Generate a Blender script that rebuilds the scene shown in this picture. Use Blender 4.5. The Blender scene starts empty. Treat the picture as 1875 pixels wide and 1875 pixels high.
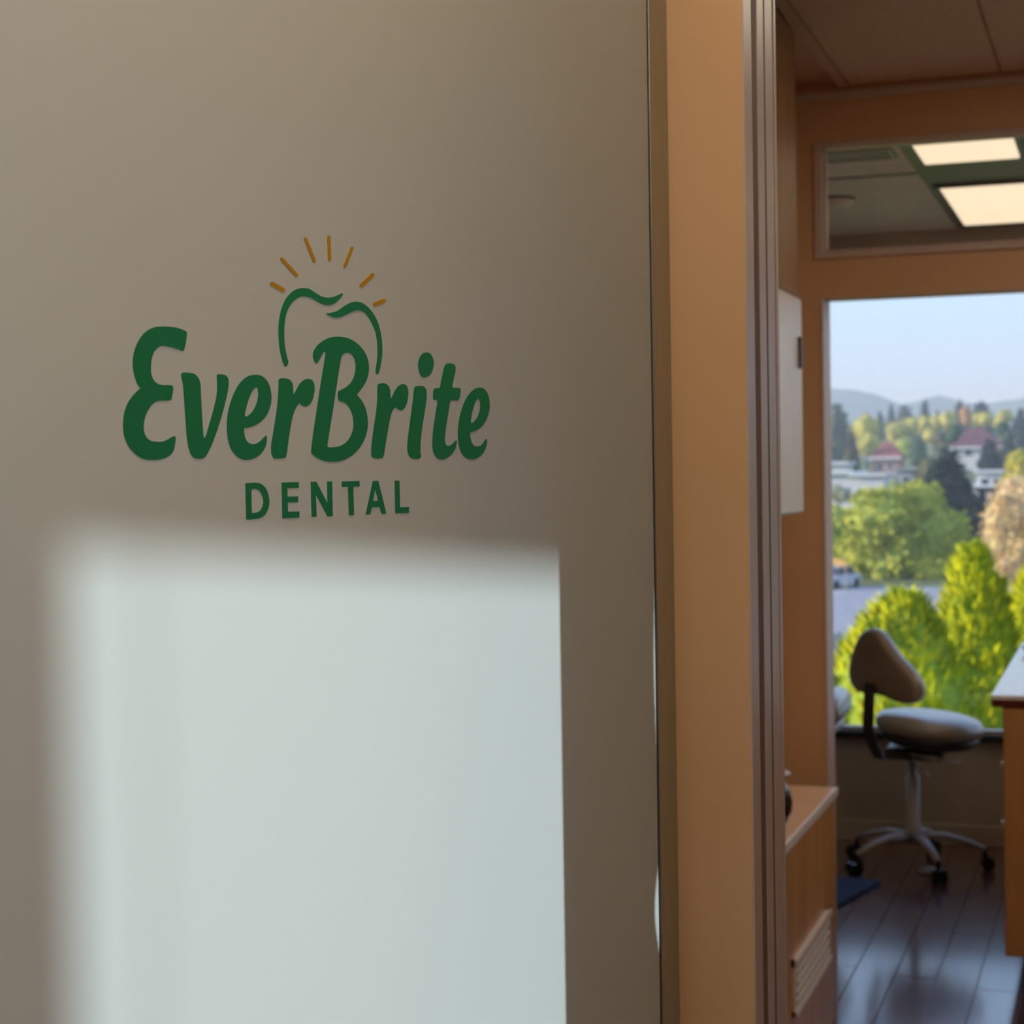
import bpy, bmesh, math, random
from mathutils import Vector, Matrix, noise
random.seed(7)
S = bpy.context.scene
COL = S.collection
# ------------------------------------------------------------------ camera, world, sun, exposure
YAW, PITCH, ROLL, EYE = math.radians(19.1328), math.radians(1.17748), 0.0155, 1.55
cam_d = bpy.data.cameras.new('camera')
cam = bpy.data.objects.new('camera', cam_d); COL.objects.link(cam)
Fh = Vector((-math.sin(YAW), math.cos(YAW), 0)); Rh = Vector((math.cos(YAW), math.sin(YAW), 0)); Uh = Vector((0, 0, 1))
Fw = math.cos(PITCH)*Fh - math.sin(PITCH)*Uh; Up = math.cos(PITCH)*Uh + math.sin(PITCH)*Fh
Rc = math.cos(ROLL)*Rh - math.sin(ROLL)*Up; Uc = math.cos(ROLL)*Up + math.sin(ROLL)*Rh
cam.matrix_world = Matrix(((Rc.x, Uc.x, -Fw.x, 0), (Rc.y, Uc.y, -Fw.y, 0), (Rc.z, Uc.z, -Fw.z, EYE), (0, 0, 0, 1)))
cam_d.sensor_width = 36; cam_d.sensor_fit = 'HORIZONTAL'; cam_d.lens = 3250/1875*36
cam_d.clip_start = 0.02; cam_d.clip_end = 9000
cam_d.dof.use_dof = True; cam_d.dof.focus_distance = 1.36; cam_d.dof.aperture_fstop = 13.5
S.camera = cam
S.view_settings.view_transform = 'Standard'; S.view_settings.look = 'None'
S.view_settings.exposure = 0.0; S.view_settings.gamma = 1.0; S.view_settings.use_curve_mapping = False
S.cycles.use_denoising = True
S.cycles.max_bounces = 10; S.cycles.diffuse_bounces = 6; S.cycles.transparent_max_bounces = 24
S.cycles.caustics_reflective = False; S.cycles.caustics_refractive = False
S.cycles.sample_clamp_indirect = 4.0

world = bpy.data.worlds.new('sky'); S.world = world; world.use_nodes = True
wn, wl = world.node_tree.nodes, world.node_tree.links
wn.clear()
wo = wn.new('ShaderNodeOutputWorld'); bg = wn.new('ShaderNodeBackground'); rp = wn.new('ShaderNodeValToRGB')
tc = wn.new('ShaderNodeTexCoord'); sx = wn.new('ShaderNodeSeparateXYZ')
wl.new(tc.outputs['Generated'], sx.inputs[0]); wl.new(sx.outputs['Z'], rp.inputs[0])
wl.new(rp.outputs[0], bg.inputs[0]); wl.new(bg.outputs[0], wo.inputs[0])
e = rp.color_ramp.elements
e[0].position = 0.0; e[0].color = (.66, .75, .93, 1)
e[1].position = 0.09; e[1].color = (.54, .77, 1.0, 1)
for p, c in ((.35, (.40, .62, 1.0, 1)), (1.0, (.24, .42, .85, 1))):
    q = e.new(p); q.color = c
bg.inputs[1].default_value = 1.32

sun_d = bpy.data.lights.new('sun', 'SUN'); sun = bpy.data.objects.new('sun', sun_d); COL.objects.link(sun)
SUN_DIR = Vector((-.966*math.cos(math.radians(16)), -.26*math.cos(math.radians(16)), math.sin(math.radians(16)))).normalized()
sun.rotation_euler = SUN_DIR.to_track_quat('Z', 'Y').to_euler(); sun.location = (-30, -8, 12)
sun_d.energy = 6.3; sun_d.angle = math.radians(1.0); sun_d.color = (1.0, .90, .74)

# ------------------------------------------------------------------ materials
def mat(name, col, rough=.6, metal=0, var=.06, scale=8, bump=0.0, spec=.5, coat=0, stretch=None, island=None, coatr=.03):
    m = bpy.data.materials.new(name); m.use_nodes = True
    n, l = m.node_tree.nodes, m.node_tree.links
    b = n['Principled BSDF']
    b.inputs['Roughness'].default_value = rough; b.inputs['Metallic'].default_value = metal
    b.inputs['Specular IOR Level'].default_value = spec; b.inputs['Coat Weight'].default_value = coat; b.inputs['Coat Roughness'].default_value = coatr; b.inputs['Coat IOR'].default_value = 1.7
    t = n.new('ShaderNodeTexCoord'); tex = n.new('ShaderNodeTexNoise'); tex.inputs['Scale'].default_value = scale
    tex.inputs['Detail'].default_value = 5
    if stretch:
        mp = n.new('ShaderNodeMapping'); mp.inputs['Scale'].default_value = stretch
        l.new(t.outputs['Object'], mp.inputs[0]); l.new(mp.outputs[0], tex.inputs['Vector'])
    else:
        l.new(t.outputs['Object'], tex.inputs['Vector'])
    r = n.new('ShaderNodeValToRGB'); k0, k1 = 1-var*2, 1+var*2
    r.color_ramp.elements[0].position = .3; r.color_ramp.elements[1].position = .7
    r.color_ramp.elements[0].color = tuple(c*k0 for c in col)+(1,); r.color_ramp.elements[1].color = tuple(min(1, c*k1) for c in col)+(1,)
    l.new(tex.outputs[0], r.inputs[0])
    src = r.outputs[0]
    if island:
        g = n.new('ShaderNodeNewGeometry'); mx = n.new('ShaderNodeMix'); mx.data_type = 'RGBA'
        l.new(g.outputs['Random Per Island'], mx.inputs['Factor']); l.new(src, mx.inputs['A']); mx.inputs['B'].default_value = island+(1,)
        src = mx.outputs['Result']
    l.new(src, b.inputs['Base Color'])
    if bump:
        bp = n.new('ShaderNodeBump'); bp.inputs['Strength'].default_value = bump; bp.inputs['Distance'].default_value = .002
        l.new(tex.outputs[0], bp.inputs['Height']); l.new(bp.outputs[0], b.inputs['Normal'])
    return m

def leafmat(name, col, col2):
    m = mat(name, col, .7, var=.18, scale=.8, island=col2, spec=.2)
    n, l = m.node_tree.nodes, m.node_tree.links
    b = n['Principled BSDF']; o = n['Material Output']
    tr = n.new('ShaderNodeBsdfTranslucent'); mx = n.new('ShaderNodeMixShader'); mx.inputs[0].default_value = .12
    l.new(b.inputs['Base Color'].links[0].from_socket, tr.inputs[0])
    l.new(b.outputs[0], mx.inputs[1]); l.new(tr.outputs[0], mx.inputs[2]); l.new(mx.outputs[0], o.inputs[0])
    return m

def glassmat(name, rough, tint=(1, 1, 1), ior=1.5):
    m = bpy.data.materials.new(name); m.use_nodes = True
    n, l = m.node_tree.nodes, m.node_tree.links; n.clear()
    o = n.new('ShaderNodeOutputMaterial'); mx = n.new('ShaderNodeMixShader'); ge = n.new('ShaderNodeNewGeometry')
    def mth(op, a, b=None):
        q = n.new('ShaderNodeMath'); q.operation = op
        for k_, v_ in ((0, a), (1, b)):
            if v_ is None: continue
            if isinstance(v_, (int, float)): q.inputs[k_].default_value = v_
            else: l.new(v_, q.inputs[k_])
        return q.outputs[0]
    dt = n.new('ShaderNodeVectorMath'); dt.operation = 'DOT_PRODUCT'; l.new(ge.outputs['Normal'], dt.inputs[0]); l.new(ge.outputs['Incoming'], dt.inputs[1])
    f0 = ((ior-1)/(ior+1))**2                       # the same reflectance on the way in and on the way out
    fr = mth('ADD', mth('MULTIPLY', mth('POWER', mth('SUBTRACT', 1.0, mth('ABSOLUTE', dt.outputs['Value'])), 5.0), 1-f0), f0)
    t = n.new('ShaderNodeBsdfTransparent'); t.inputs[0].default_value = tint+(1,)
    g = n.new('ShaderNodeBsdfGlossy'); g.inputs['Roughness'].default_value = rough
    l.new(fr, mx.inputs[0]); l.new(t.outputs[0], mx.inputs[1]); l.new(g.outputs[0], mx.inputs[2]); l.new(mx.outputs[0], o.inputs[0])
    return m

def frostmat(name, dcol, tcol, fac):
    m = bpy.data.materials.new(name); m.use_nodes = True
    n, l = m.node_tree.nodes, m.node_tree.links; n.clear()
    o = n.new('ShaderNodeOutputMaterial'); mx = n.new('ShaderNodeMixShader'); mx.inputs[0].default_value = fac
    d = n.new('ShaderNodeBsdfDiffuse'); t = n.new('ShaderNodeBsdfTranslucent'); t.inputs[0].default_value = tcol+(1,)
    tc_ = n.new('ShaderNodeTexCoord'); nz = n.new('ShaderNodeTexNoise'); nz.inputs['Scale'].default_value = 900
    mp = n.new('ShaderNodeMix'); mp.data_type = 'RGBA'
    l.new(tc_.outputs['Object'], nz.inputs['Vector']); l.new(nz.outputs[0], mp.inputs['Factor'])
    mp.inputs['A'].default_value = tuple(c*.97 for c in dcol)+(1,); mp.inputs['B'].default_value = dcol+(1,)
    l.new(mp.outputs['Result'], d.inputs[0])
    l.new(d.outputs[0], mx.inputs[1]); l.new(t.outputs[0], mx.inputs[2])
    gl = n.new('ShaderNodeBsdfGlossy'); gl.inputs['Roughness'].default_value = .33; m2 = n.new('ShaderNodeMixShader'); m2.inputs[0].default_value = .06
    l.new(mx.outputs[0], m2.inputs[1]); l.new(gl.outputs[0], m2.inputs[2]); l.new(m2.outputs[0], o.inputs[0])
    return m

def emit(name, col, st):
    m = bpy.data.materials.new(name); m.use_nodes = True
    b = m.node_tree.nodes['Principled BSDF']
    b.inputs['Base Color'].default_value = (.8, .8, .75, 1)
    b.inputs['Emission Color'].default_value = col+(1,); b.inputs['Emission Strength'].default_value = st
    return m

M = {
 'paint': mat('tan_wall_paint', (.66, .43, .25), .55, var=.02, scale=3, bump=.08),
 'plaster': mat('offwhite_wall_paint', (.72, .66, .57), .6, var=.02, scale=3),
 'seal': mat('brown_seal', (.16, .09, .06), .7),
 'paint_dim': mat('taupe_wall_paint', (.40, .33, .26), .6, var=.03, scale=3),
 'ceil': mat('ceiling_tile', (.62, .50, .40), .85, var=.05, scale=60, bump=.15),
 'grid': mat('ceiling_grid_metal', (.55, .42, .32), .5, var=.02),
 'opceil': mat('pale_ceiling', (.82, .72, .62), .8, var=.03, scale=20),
 'dark_panel': mat('dark_fixture_panel', (.16, .17, .17), .35, var=.05),
 'jamb': mat('offwhite_jamb_paint', (.60, .48, .44), .4, var=.03, scale=20, spec=.5),
 'casing': mat('pale_casing', (.60, .50, .44), .4, var=.03),
 'metal': mat('brushed_aluminium', (.48, .51, .50), .38, 1.0, var=.05, scale=40, stretch=(30, 30, .6)),
 'gasket': mat('black_gasket', (.02, .018, .012), .6),
 'green': mat('green_vinyl', (.013, .245, .12), .45, var=.03, scale=5, spec=.3),
 'gold': mat('gold_vinyl', (.52, .29, .01), .45, var=.03, scale=5, spec=.3),
 'wood': mat('cherry_floor', (.12, .036, .022), .25, var=.22, scale=5, stretch=(9, 1, 1), spec=.6, coat=1, coatr=.13),
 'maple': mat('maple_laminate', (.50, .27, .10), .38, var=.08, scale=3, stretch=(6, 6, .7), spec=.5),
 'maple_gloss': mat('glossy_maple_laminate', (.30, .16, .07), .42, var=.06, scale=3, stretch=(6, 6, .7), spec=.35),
 'peach': mat('peach_laminate', (.85, .60, .42), .3, var=.05, scale=6),
 'whitelam': mat('white_laminate', (.88, .89, .90), .12, var=.02, spec=1.0),
 'edge': mat('dark_red_edging', (.10, .012, .010), .35, var=.05),
 'kick': mat('dark_kick_board', (.05, .02, .015), .4),
 'white': mat('white_enamel', (.75, .70, .66), .35, var=.02),
 'blackmetal': mat('black_frame', (.012, .011, .010), .4),
 'black': mat('glossy_black_plastic', (.010, .010, .011), .12),
 'uph': mat('grey_vinyl_upholstery', (.34, .30, .26), .33, var=.05, scale=12, spec=.7, coat=.5, coatr=.25),
 'shell': mat('brown_back_shell', (.30, .22, .15), .45, var=.05, scale=12),
 'darkmetal': mat('dark_bracket_metal', (.05, .042, .036), .4, .3),
 'chrome': mat('satin_chrome', (.62, .60, .58), .25, 1.0, var=.02),
 'greyplastic': mat('grey_plastic', (.42, .40, .39), .4, var=.03),
 'bluemat': mat('navy_mat', (.02, .05, .13), .8, var=.15, scale=60),
 'screw': mat('steel_pin', (.65, .6, .52), .3, .8),
 'trunk': mat('bark', (.10, .07, .05), .9, var=.2, scale=12),
 'ground': mat('hillside_ground', (.16, .19, .07), .95, var=.25, scale=.06),
 'asphalt': mat('pale_asphalt', (.36, .35, .38), .8, var=.06, scale=1.2),
 'line': mat('white_road_paint', (.75, .74, .72), .7),
 'hill': mat('wooded_hill', (.06, .10, .06), .95, var=.3, scale=.02),
 'hwhite': mat('white_render', (.70, .70, .72), .7, var=.03), 'hpink': mat('salmon_wall', (.55, .27, .20), .7, var=.05),
 'hgrey': mat('grey_roof', (.28, .29, .33), .7, var=.06), 'hmaroon': mat('maroon_roof', (.16, .055, .06), .7, var=.1),
 'hred': mat('red_roof', (.34, .10, .07), .7, var=.1), 'hwin': mat('dark_window_glass', (.05, .06, .08), .1, var=.02),
 'orange': mat('plain_orange', (.95, .50, .16), .6, var=.03), 'carwhite': mat('pale_car_paint', (.62, .64, .70), .2, coat=.5),
 'cardark': mat('dark_car_paint', (.03, .035, .05), .2, coat=.5), 'tyre': mat('tyre_rubber', (.015, .015, .015), .8),
 'brickb': mat('building_render', (.45, .38, .32), .8, var=.05),
 'clear': glassmat('clear_glass', .0), 'satin': glassmat('satin_glass', .28),
 'frost': frostmat('frosted_film', (.70, .65, .57), (.49, .69, .86), .55),
 'lamp': emit('troffer_diffuser', (1.0, .80, .55), 1.0), 'hall_fill': emit('hall_fill_diffuser', (1.0, .86, .68), 16.3), 'door_fill': emit('door_fill_diffuser', (1.0, .80, .55), 17.5), 'corridor_fill': emit('corridor_fill_diffuser', (1.0, .84, .65), 7.6), 'side_fill': emit('side_fill_diffuser', (1.0, .82, .62), 6.0),  # all but the troffer emitter serve unseen fill lights added for brightness
}
LEAF = {
 'bright': leafmat('golden_conifer_leaf', (.78, .70, .02), (.26, .36, .03)),
 'dark': leafmat('dark_conifer_leaf', (.035, .06, .05), (.02, .045, .04)),
 'teal': leafmat('teal_conifer_leaf', (.05, .085, .06), (.03, .06, .05)),
 'grey': leafmat('greygreen_conifer_leaf', (.17, .20, .13), (.08, .12, .09)),
 'brown': leafmat('brown_conifer_leaf', (.14, .11, .08), (.08, .07, .06)),
 'spring': leafmat('spring_leaf', (.58, .56, .07), (.36, .42, .07)),
 'lime': leafmat('lime_leaf', (.58, .60, .09), (.36, .44, .08)),
 'blossom': leafmat('peach_blossom', (.80, .55, .34), (.68, .55, .24)),
 'yellow': leafmat('yellow_leaf', (.66, .56, .12), (.48, .46, .10)),
 'olive': leafmat('olive_leaf', (.20, .18, .09), (.12, .12, .07)),
 'orange': leafmat('orange_leaf', (.60, .33, .14), (.45, .26, .10)),
 'green': leafmat('green_leaf', (.09, .16, .06), (.05, .10, .05)),
 'pale': leafmat('pale_leaf', (.42, .40, .24), (.30, .32, .22)),
}

# ------------------------------------------------------------------ helpers
def link(name, me, m, parent=None, smooth=False):
    if m is not None:
        me.materials.append(m)
    if smooth:
        me.polygons.foreach_set('use_smooth', [True]*len(me.polygons))
    o = bpy.data.objects.new(name, me); COL.objects.link(o)
    if parent is not None: o.parent = parent
    return o
def bmobj(name, bm, m, parent=None, smooth=False):
    me = bpy.data.meshes.new(name); bmesh.ops.recalc_face_normals(bm, faces=bm.faces[:]); bm.to_mesh(me); bm.free()
    return link(name, me, m, parent, smooth)
def box(bm, x0, x1, y0, y1, z0, z1, bev=0, seg=1):
    vs = [bm.verts.new((x, y, z)) for x in (x0, x1) for y in (y0, y1) for z in (z0, z1)]
    fs = [bm.faces.new([vs[i] for i in q]) for q in ((0, 1, 3, 2), (4, 6, 7, 5), (0, 4, 5, 1), (2, 3, 7, 6), (0, 2, 6, 4), (1, 5, 7, 3))]
    if bev:
        es = list({ed for f in fs for ed in f.edges})
        bmesh.ops.bevel(bm, geom=es, offset=bev, segments=seg, affect='EDGES', profile=.5)
    return bm
def boxes(name, lst, m, parent=None, bev=0):
    bm = bmesh.new()
    for b in lst: box(bm, *b, bev=bev)
    return bmobj(name, bm, m, parent)
def tube(bm, pts, rads, seg=12, flat=1.0):
    rings = []
    pts = [Vector(p) for p in pts]
    for i, p in enumerate(pts):
        d = (pts[min(i+1, len(pts)-1)]-pts[max(i-1, 0)]).normalized()
        a = d.cross(Vector((0, 0, 1)));
        if a.length < .05: a = d.cross(Vector((1, 0, 0)))
        a.normalize(); b = d.cross(a)
        r = rads[i] if isinstance(rads, (list, tuple)) else rads
        rings.append([bm.verts.new(p+a*r*math.cos(t)+b*r*flat*math.sin(t)) for t in (2*math.pi*k/seg for k in range(seg))])
    for r0, r1 in zip(rings, rings[1:]):
        for k in range(seg): bm.faces.new((r0[k], r0[(k+1) % seg], r1[(k+1) % seg], r1[k]))
    bm.faces.new(rings[0][::-1]); bm.faces.new(rings[-1])
    return bm
def lathe(bm, prof, c=(0, 0, 0), seg=24, sx_=1, sy_=1):
    rings = []
    for r, z in prof:
        rings.append([bm.verts.new((c[0]+sx_*r*math.cos(2*math.pi*k/seg), c[1]+sy_*r*math.sin(2*math.pi*k/seg), c[2]+z)) for k in range(seg)])
    for r0, r1 in zip(rings, rings[1:]):
        for k in range(seg): bm.faces.new((r0[k], r0[(k+1) % seg], r1[(k+1) % seg], r1[k]))
    bm.faces.new(rings[0][::-1]); bm.faces.new(rings[-1])
    return bm
def tag(o, label, cat, group=None):
    o['label'] = label; o['category'] = cat
    if group: o['group'] = group
    return o
def empty(name, loc, rz=0):
    o = bpy.data.objects.new(name, None); COL.objects.link(o); o.location = loc; o.rotation_euler = (0, 0, rz); o.empty_display_size = .1
    return o
def struct(o):
    o['kind'] = 'structure'; return o
def centripetal(loop, n=6):
    """closed smooth outline through the points; a third value of 1 marks a sharp corner"""
    N = len(loop); P = [Vector((p[0], p[1])) for p in loop]; cor = [len(p) > 2 for p in loop]; out = []
    for i in range(N):
        p1, p2 = P[i], P[(i+1) % N]
        p0 = P[i-1] if not cor[i] else p1*2-p2
        p3 = P[(i+2) % N] if not cor[(i+1) % N] else p2*2-p1
        if cor[i] and cor[(i+1) % N]:
            out.append(p1); continue
        t0 = 0; t1 = t0+max(1e-6, (p1-p0).length)**.5; t2 = t1+max(1e-6, (p2-p1).length)**.5; t3 = t2+max(1e-6, (p3-p2).length)**.5
        for k in range(n):
            t = t1+(t2-t1)*k/n
            a1 = p0*((t1-t)/(t1-t0))+p1*((t-t0)/(t1-t0)); a2 = p1*((t2-t)/(t2-t1))+p2*((t-t1)/(t2-t1)); a3 = p2*((t3-t)/(t3-t2))+p3*((t-t2)/(t3-t2))
            b1 = a1*((t2-t)/(t2-t0))+a2*((t-t0)/(t2-t0)); b2 = a2*((t3-t)/(t3-t1))+a3*((t-t1)/(t3-t1))
            out.append(b1*((t2-t)/(t2-t1))+b2*((t-t1)/(t2-t1)))
    return out
def flat_shape(name, loops, thick, m, parent):
    """filled outline in the local XZ plane (mm), facing -Y"""
    cu = bpy.data.curves.new(name, 'CURVE'); cu.dimensions = '2D'; cu.fill_mode = 'BOTH'; cu.extrude = thick/2
    for lp in loops:
        pts = centripetal(lp); sp = cu.splines.new('POLY'); sp.points.add(len(pts)-1); sp.use_cyclic_u = True
        for q, p in zip(sp.points, pts): q.co = (p.x/1000, p.y/1000, 0, 1)
    tmp = bpy.data.objects.new('outline', cu)
    me = bpy.data.meshes.new_from_object(tmp)
    bpy.data.objects.remove(tmp); bpy.data.curves.remove(cu)
    me.transform(Matrix(((1, 0, 0, 0), (0, 0, -1, -thick/2), (0, 1, 0, 0), (0, 0, 0, 1))))
    me.materials.clear(); me.name = name
    return link(name, me, m, parent)

# ------------------------------------------------------------------ the shell
YF, XJ = 1.695, -.3453            # front face of the doorway wall, right face of its jamb
YP, YW = 5.257, 7.468             # partition, window wall
CZ, OZ = 2.67, 2.53               # corridor ceiling, treatment room ceiling
fl = struct(boxes('floor', [(-3.55, 3.1, -2.7, 7.6, -.2, -.006)], M['wood']))
pw = .124
pmesh = {}
for i in range(14):
    x0 = -1.4305+i*pw
    y = 3.3-((i*.53) % 1.0)*1.2
    while y < YW:
        y1 = min(y+1.2, YW); L = round(y1-y, 3)
        if y1 > 3.3:
            if L not in pmesh:
                bm = bmesh.new(); box(bm, .0012, pw-.0012, .0012, L-.0012, -.006, 0, bev=.0012)
                me = bpy.data.meshes.new('plank'); bm.to_mesh(me); bm.free(); me.materials.append(M['wood']); pmesh[L] = me
            o = bpy.data.objects.new('plank', pmesh[L]); COL.objects.link(o); o.parent = fl; o.location = (x0, y, random.uniform(-.0004, .0004)); o.rotation_euler = (random.uniform(-.0006, .0006), random.uniform(-.002, .002), 0)
        y = y1
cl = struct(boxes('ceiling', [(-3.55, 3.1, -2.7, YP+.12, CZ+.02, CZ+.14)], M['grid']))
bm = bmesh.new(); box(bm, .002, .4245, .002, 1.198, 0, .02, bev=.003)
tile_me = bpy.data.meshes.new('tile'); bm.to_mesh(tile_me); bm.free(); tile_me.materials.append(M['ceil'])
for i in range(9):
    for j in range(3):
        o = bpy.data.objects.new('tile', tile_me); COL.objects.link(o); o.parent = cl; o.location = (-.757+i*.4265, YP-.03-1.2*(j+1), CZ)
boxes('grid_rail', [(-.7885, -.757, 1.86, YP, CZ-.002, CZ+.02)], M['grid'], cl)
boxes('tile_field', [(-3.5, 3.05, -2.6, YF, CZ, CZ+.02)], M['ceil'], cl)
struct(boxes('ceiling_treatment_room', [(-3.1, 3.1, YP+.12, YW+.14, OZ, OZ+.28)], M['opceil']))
# hall: left wall with the sunlit window, rear and right walls
W2 = (.163, 1.35, .25, 2.375)
wl_ = struct(boxes('wall_left', [(-3.55, -3.4, -2.7, W2[0], 0, CZ+.02), (-3.55, -3.4, W2[1], YF+.15, 0, CZ+.02), (-3.55, -3.4, W2[0], W2[1], 0, W2[2]), (-3.55, -3.4, W2[0], W2[1], W2[3], CZ+.02)], M['plaster']))
w2 = struct(empty('window_2', (-3.475, .78, W2[2])))
def wframe(name, y0, y1, z0, z1, t, parent, ox):
    return boxes(name, [(-.03, .03, y0, y0+t, z0, z1), (-.03, .03, y1-t, y1, z0, z1), (-.03, .03, y0+t, y1-t, z0, z0+t), (-.03, .03, y0+t, y1-t, z1-t, z1)], M['white'], parent)
hw, hh = (W2[1]-W2[0])/2, W2[3]-W2[2]
wframe('window_frame', -hw, hw, 0, hh, .004, w2, 0)
boxes('glazing_bar', [(-.003, .003, -hw+.0700, -hw+.0718, .004, hh-.004)], M['white'], w2)
boxes('pane', [(-.003, .003, -hw+.004, -hw+.0700, .004, hh-.004)], M['clear'], w2)
boxes('pane', [(-.003, .003, -hw+.0718, hw-.004, .004, hh-.004)], M['clear'], w2)
struct(boxes('wall_rear', [(-3.55, 3.1, -2.7, -2.6, 0, CZ+.02)], M['plaster']))
struct(boxes('wall_right', [(3.0, 3.1, -2.6, YW+.14, 0, CZ+.02)], M['plaster']))
struct(boxes('wall_front', [(-3.4, -.4212, YF+.022, YF+.145, 0, CZ+.02), (-.4212, XJ-.0015, YF, YF+.145, 0, CZ+.02), (XJ-.0015, .62, YF, YF+.145, 2.12, CZ+.02), (.62, 3.0, YF, YF+.145, 0, CZ+.02)], M['paint']))
SLY0, SLY1 = 1.569, 1.5905       # slotted panel added behind the door to block and slit the sun
slots = [(-.72, -.70, 1.440, SLY0, 0, CZ+.02), (-.72, -.70, SLY1, YF+.022, 0, CZ+.02), (-.72, -.70, SLY0, SLY1, 0, 1.165), (-.72, -.70, SLY0, SLY1, 1.26, 1.355), (-.72, -.70, SLY0, SLY1, 1.54, CZ+.02)]
for za, zb_, wd, n_ in ((1.165, 1.26, .0088, 16), (1.355, 1.54, .0048, 10)):
    for k in range(n_):
        u_ = math.sin(math.pi*(k+.5)/n_)*wd
        slots.append((-.72, -.70, SLY0, 1.5838-u_, za+(zb_-za)*k/n_, za+(zb_-za)*(k+1)/n_))
struct(boxes('sun_blocker', slots, M['paint']))
tj = struct(boxes('trim_1', [(XJ-.0015, XJ, YF+.001, YF+.163, 0, 2.12)], M['jamb']))
for ya, yb in ((.039, .060), (.095, .106)): boxes('seal_strip', [(XJ-.0005, XJ+.0004, YF+ya, YF+yb, 0, 2.12)], M['seal'], tj)
boxes('stop_bead', [(XJ, XJ+.0012, YF+.062, YF+.093, 0, 2.12)], M['jamb'], tj, bev=.0005)
boxes('corner_bead', [(XJ, XJ+.0010, YF+.150, YF+.163, 0, 2.12)], M['jamb'], tj, bev=.0005)
struct(boxes('trim_2', [(.60, .62, YF+.002, YF+.165, 0, 2.12), (XJ-.002, .60, YF+.002, YF+.165, 2.10, 2.12)], M['jamb']))
# corridor beyond the doorway
struct(boxes('wall_corridor', [(-1.08, -.978, YF+.145, YP, 0, CZ+.02)], M['paint']))
pt = struct(boxes('wall_partition', [(-3.1, -.852, YP, YP+.12, 0, CZ+.14), (-.852, 2.2, YP, YP+.12, 2.058, 2.173), (-.852, 2.2, YP, YP+.12, 2.513, CZ+.14), (2.2, 3.0, YP, YP+.12, 0, CZ+.14)], M['paint']))
struct(boxes('trim_3', [(-.978, 3.0, YP-.014, YP, 2.636, 2.662)], M['casing'], bev=.004))
struct(boxes('trim_4', [(-.852, -.843, YP-.004, YP+.124, 0, 2.058)], M['jamb']))
w3 = struct(empty('window_3', (-.852, YP, 2.173)))
boxes('window_frame', [(-.013, .010, -.012, .05, 0, .340), (.010, 3.04, -.012, .05, .322, .340), (.010, 3.04, -.012, .05, 0, .016)], M['casing'], w3, bev=.002)
boxes('glazing_bead', [(.010, .017, .02, .06, .016, .322), (.017, 3.04, .02, .06, .016, .028)], M['jamb'], w3)
boxes('pane', [(.010, 3.04, .052, .058, .01, .330)], M['clear'], w3)
# treatment room: side wall, window wall
struct(boxes('wall_treatment_left', [(-3.1, -3.0, YP+.12, YW+.14, 0, OZ)], M['plaster']))
WX0, WX1, WZ0, WZ1 = -1.6, 2.6, .434, 2.29
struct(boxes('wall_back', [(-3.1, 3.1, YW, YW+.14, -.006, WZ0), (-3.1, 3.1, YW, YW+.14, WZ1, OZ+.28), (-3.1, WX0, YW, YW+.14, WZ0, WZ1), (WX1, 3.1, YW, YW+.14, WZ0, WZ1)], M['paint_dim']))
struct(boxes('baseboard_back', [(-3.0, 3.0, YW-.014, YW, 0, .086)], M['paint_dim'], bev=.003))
w1 = struct(empty('window_1', (WX0, YW, WZ0)))
ww, wh = WX1-WX0, WZ1-WZ0
boxes('window_frame', [(0, .035, .0, .06, 0, wh), (ww-.035, ww, .0, .06, 0, wh), (.035, ww-.035, .0, .06, wh-.03, wh)], M['blackmetal'], w1, bev=.003)
boxes('sill', [(0, ww, -.03, .06, 0, .026)], M['blackmetal'], w1, bev=.003)
boxes('bottom_rail', [(.035, ww-.035, .01, .06, .026, .042)], M['greyplastic'], w1)
boxes('pane', [(.035, ww-.035, .028, .034, .04, wh-.03)], M['clear'], w1)
struct(boxes('wall_below', [(-3.55, 3.1, -2.7, YW+.14, -9.0, -.2)], M['brickb']))

# ------------------------------------------------------------------ frosted door and its lettering
DA = math.radians(90)-math.radians(15.948)          # local +X runs along the door to its hinge side
door = struct(empty('door_1', (-.4211, 1.6949, 0), DA))
boxes('glass_pane', [(-.94, -.0375, .0006, .0096, .012, 2.07)], M['clear'], door)
bm = bmesh.new(); vs = [bm.verts.new(p) for p in ((-.94, .0002, .012), (-.0375, .0002, .012), (-.0375, .0002, 2.07), (-.94, .0002, 2.07))]; bm.faces.new(vs)
bmobj('frosted_film', bm, M['frost'], door)
boxes('gasket', [(-.0375, -.0335, .002, .012, .012, 2.07)], M['gasket'], door)
boxes('hinge_stile', [(-.0335, 0, -.0005, .024, .01, 2.075)], M['metal'], door, bev=.0004)
boxes('free_stile', [(-.97, -.94, -.0005, .024, .01, 2.075)], M['metal'], door, bev=.0004)
sign = empty('logo_sign', (-.56812, 1.18029, 1.5966), DA)
tag(sign, 'green and gold vinyl lettering with tooth outline and rays on the frosted glass door', 'sign')
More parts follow.
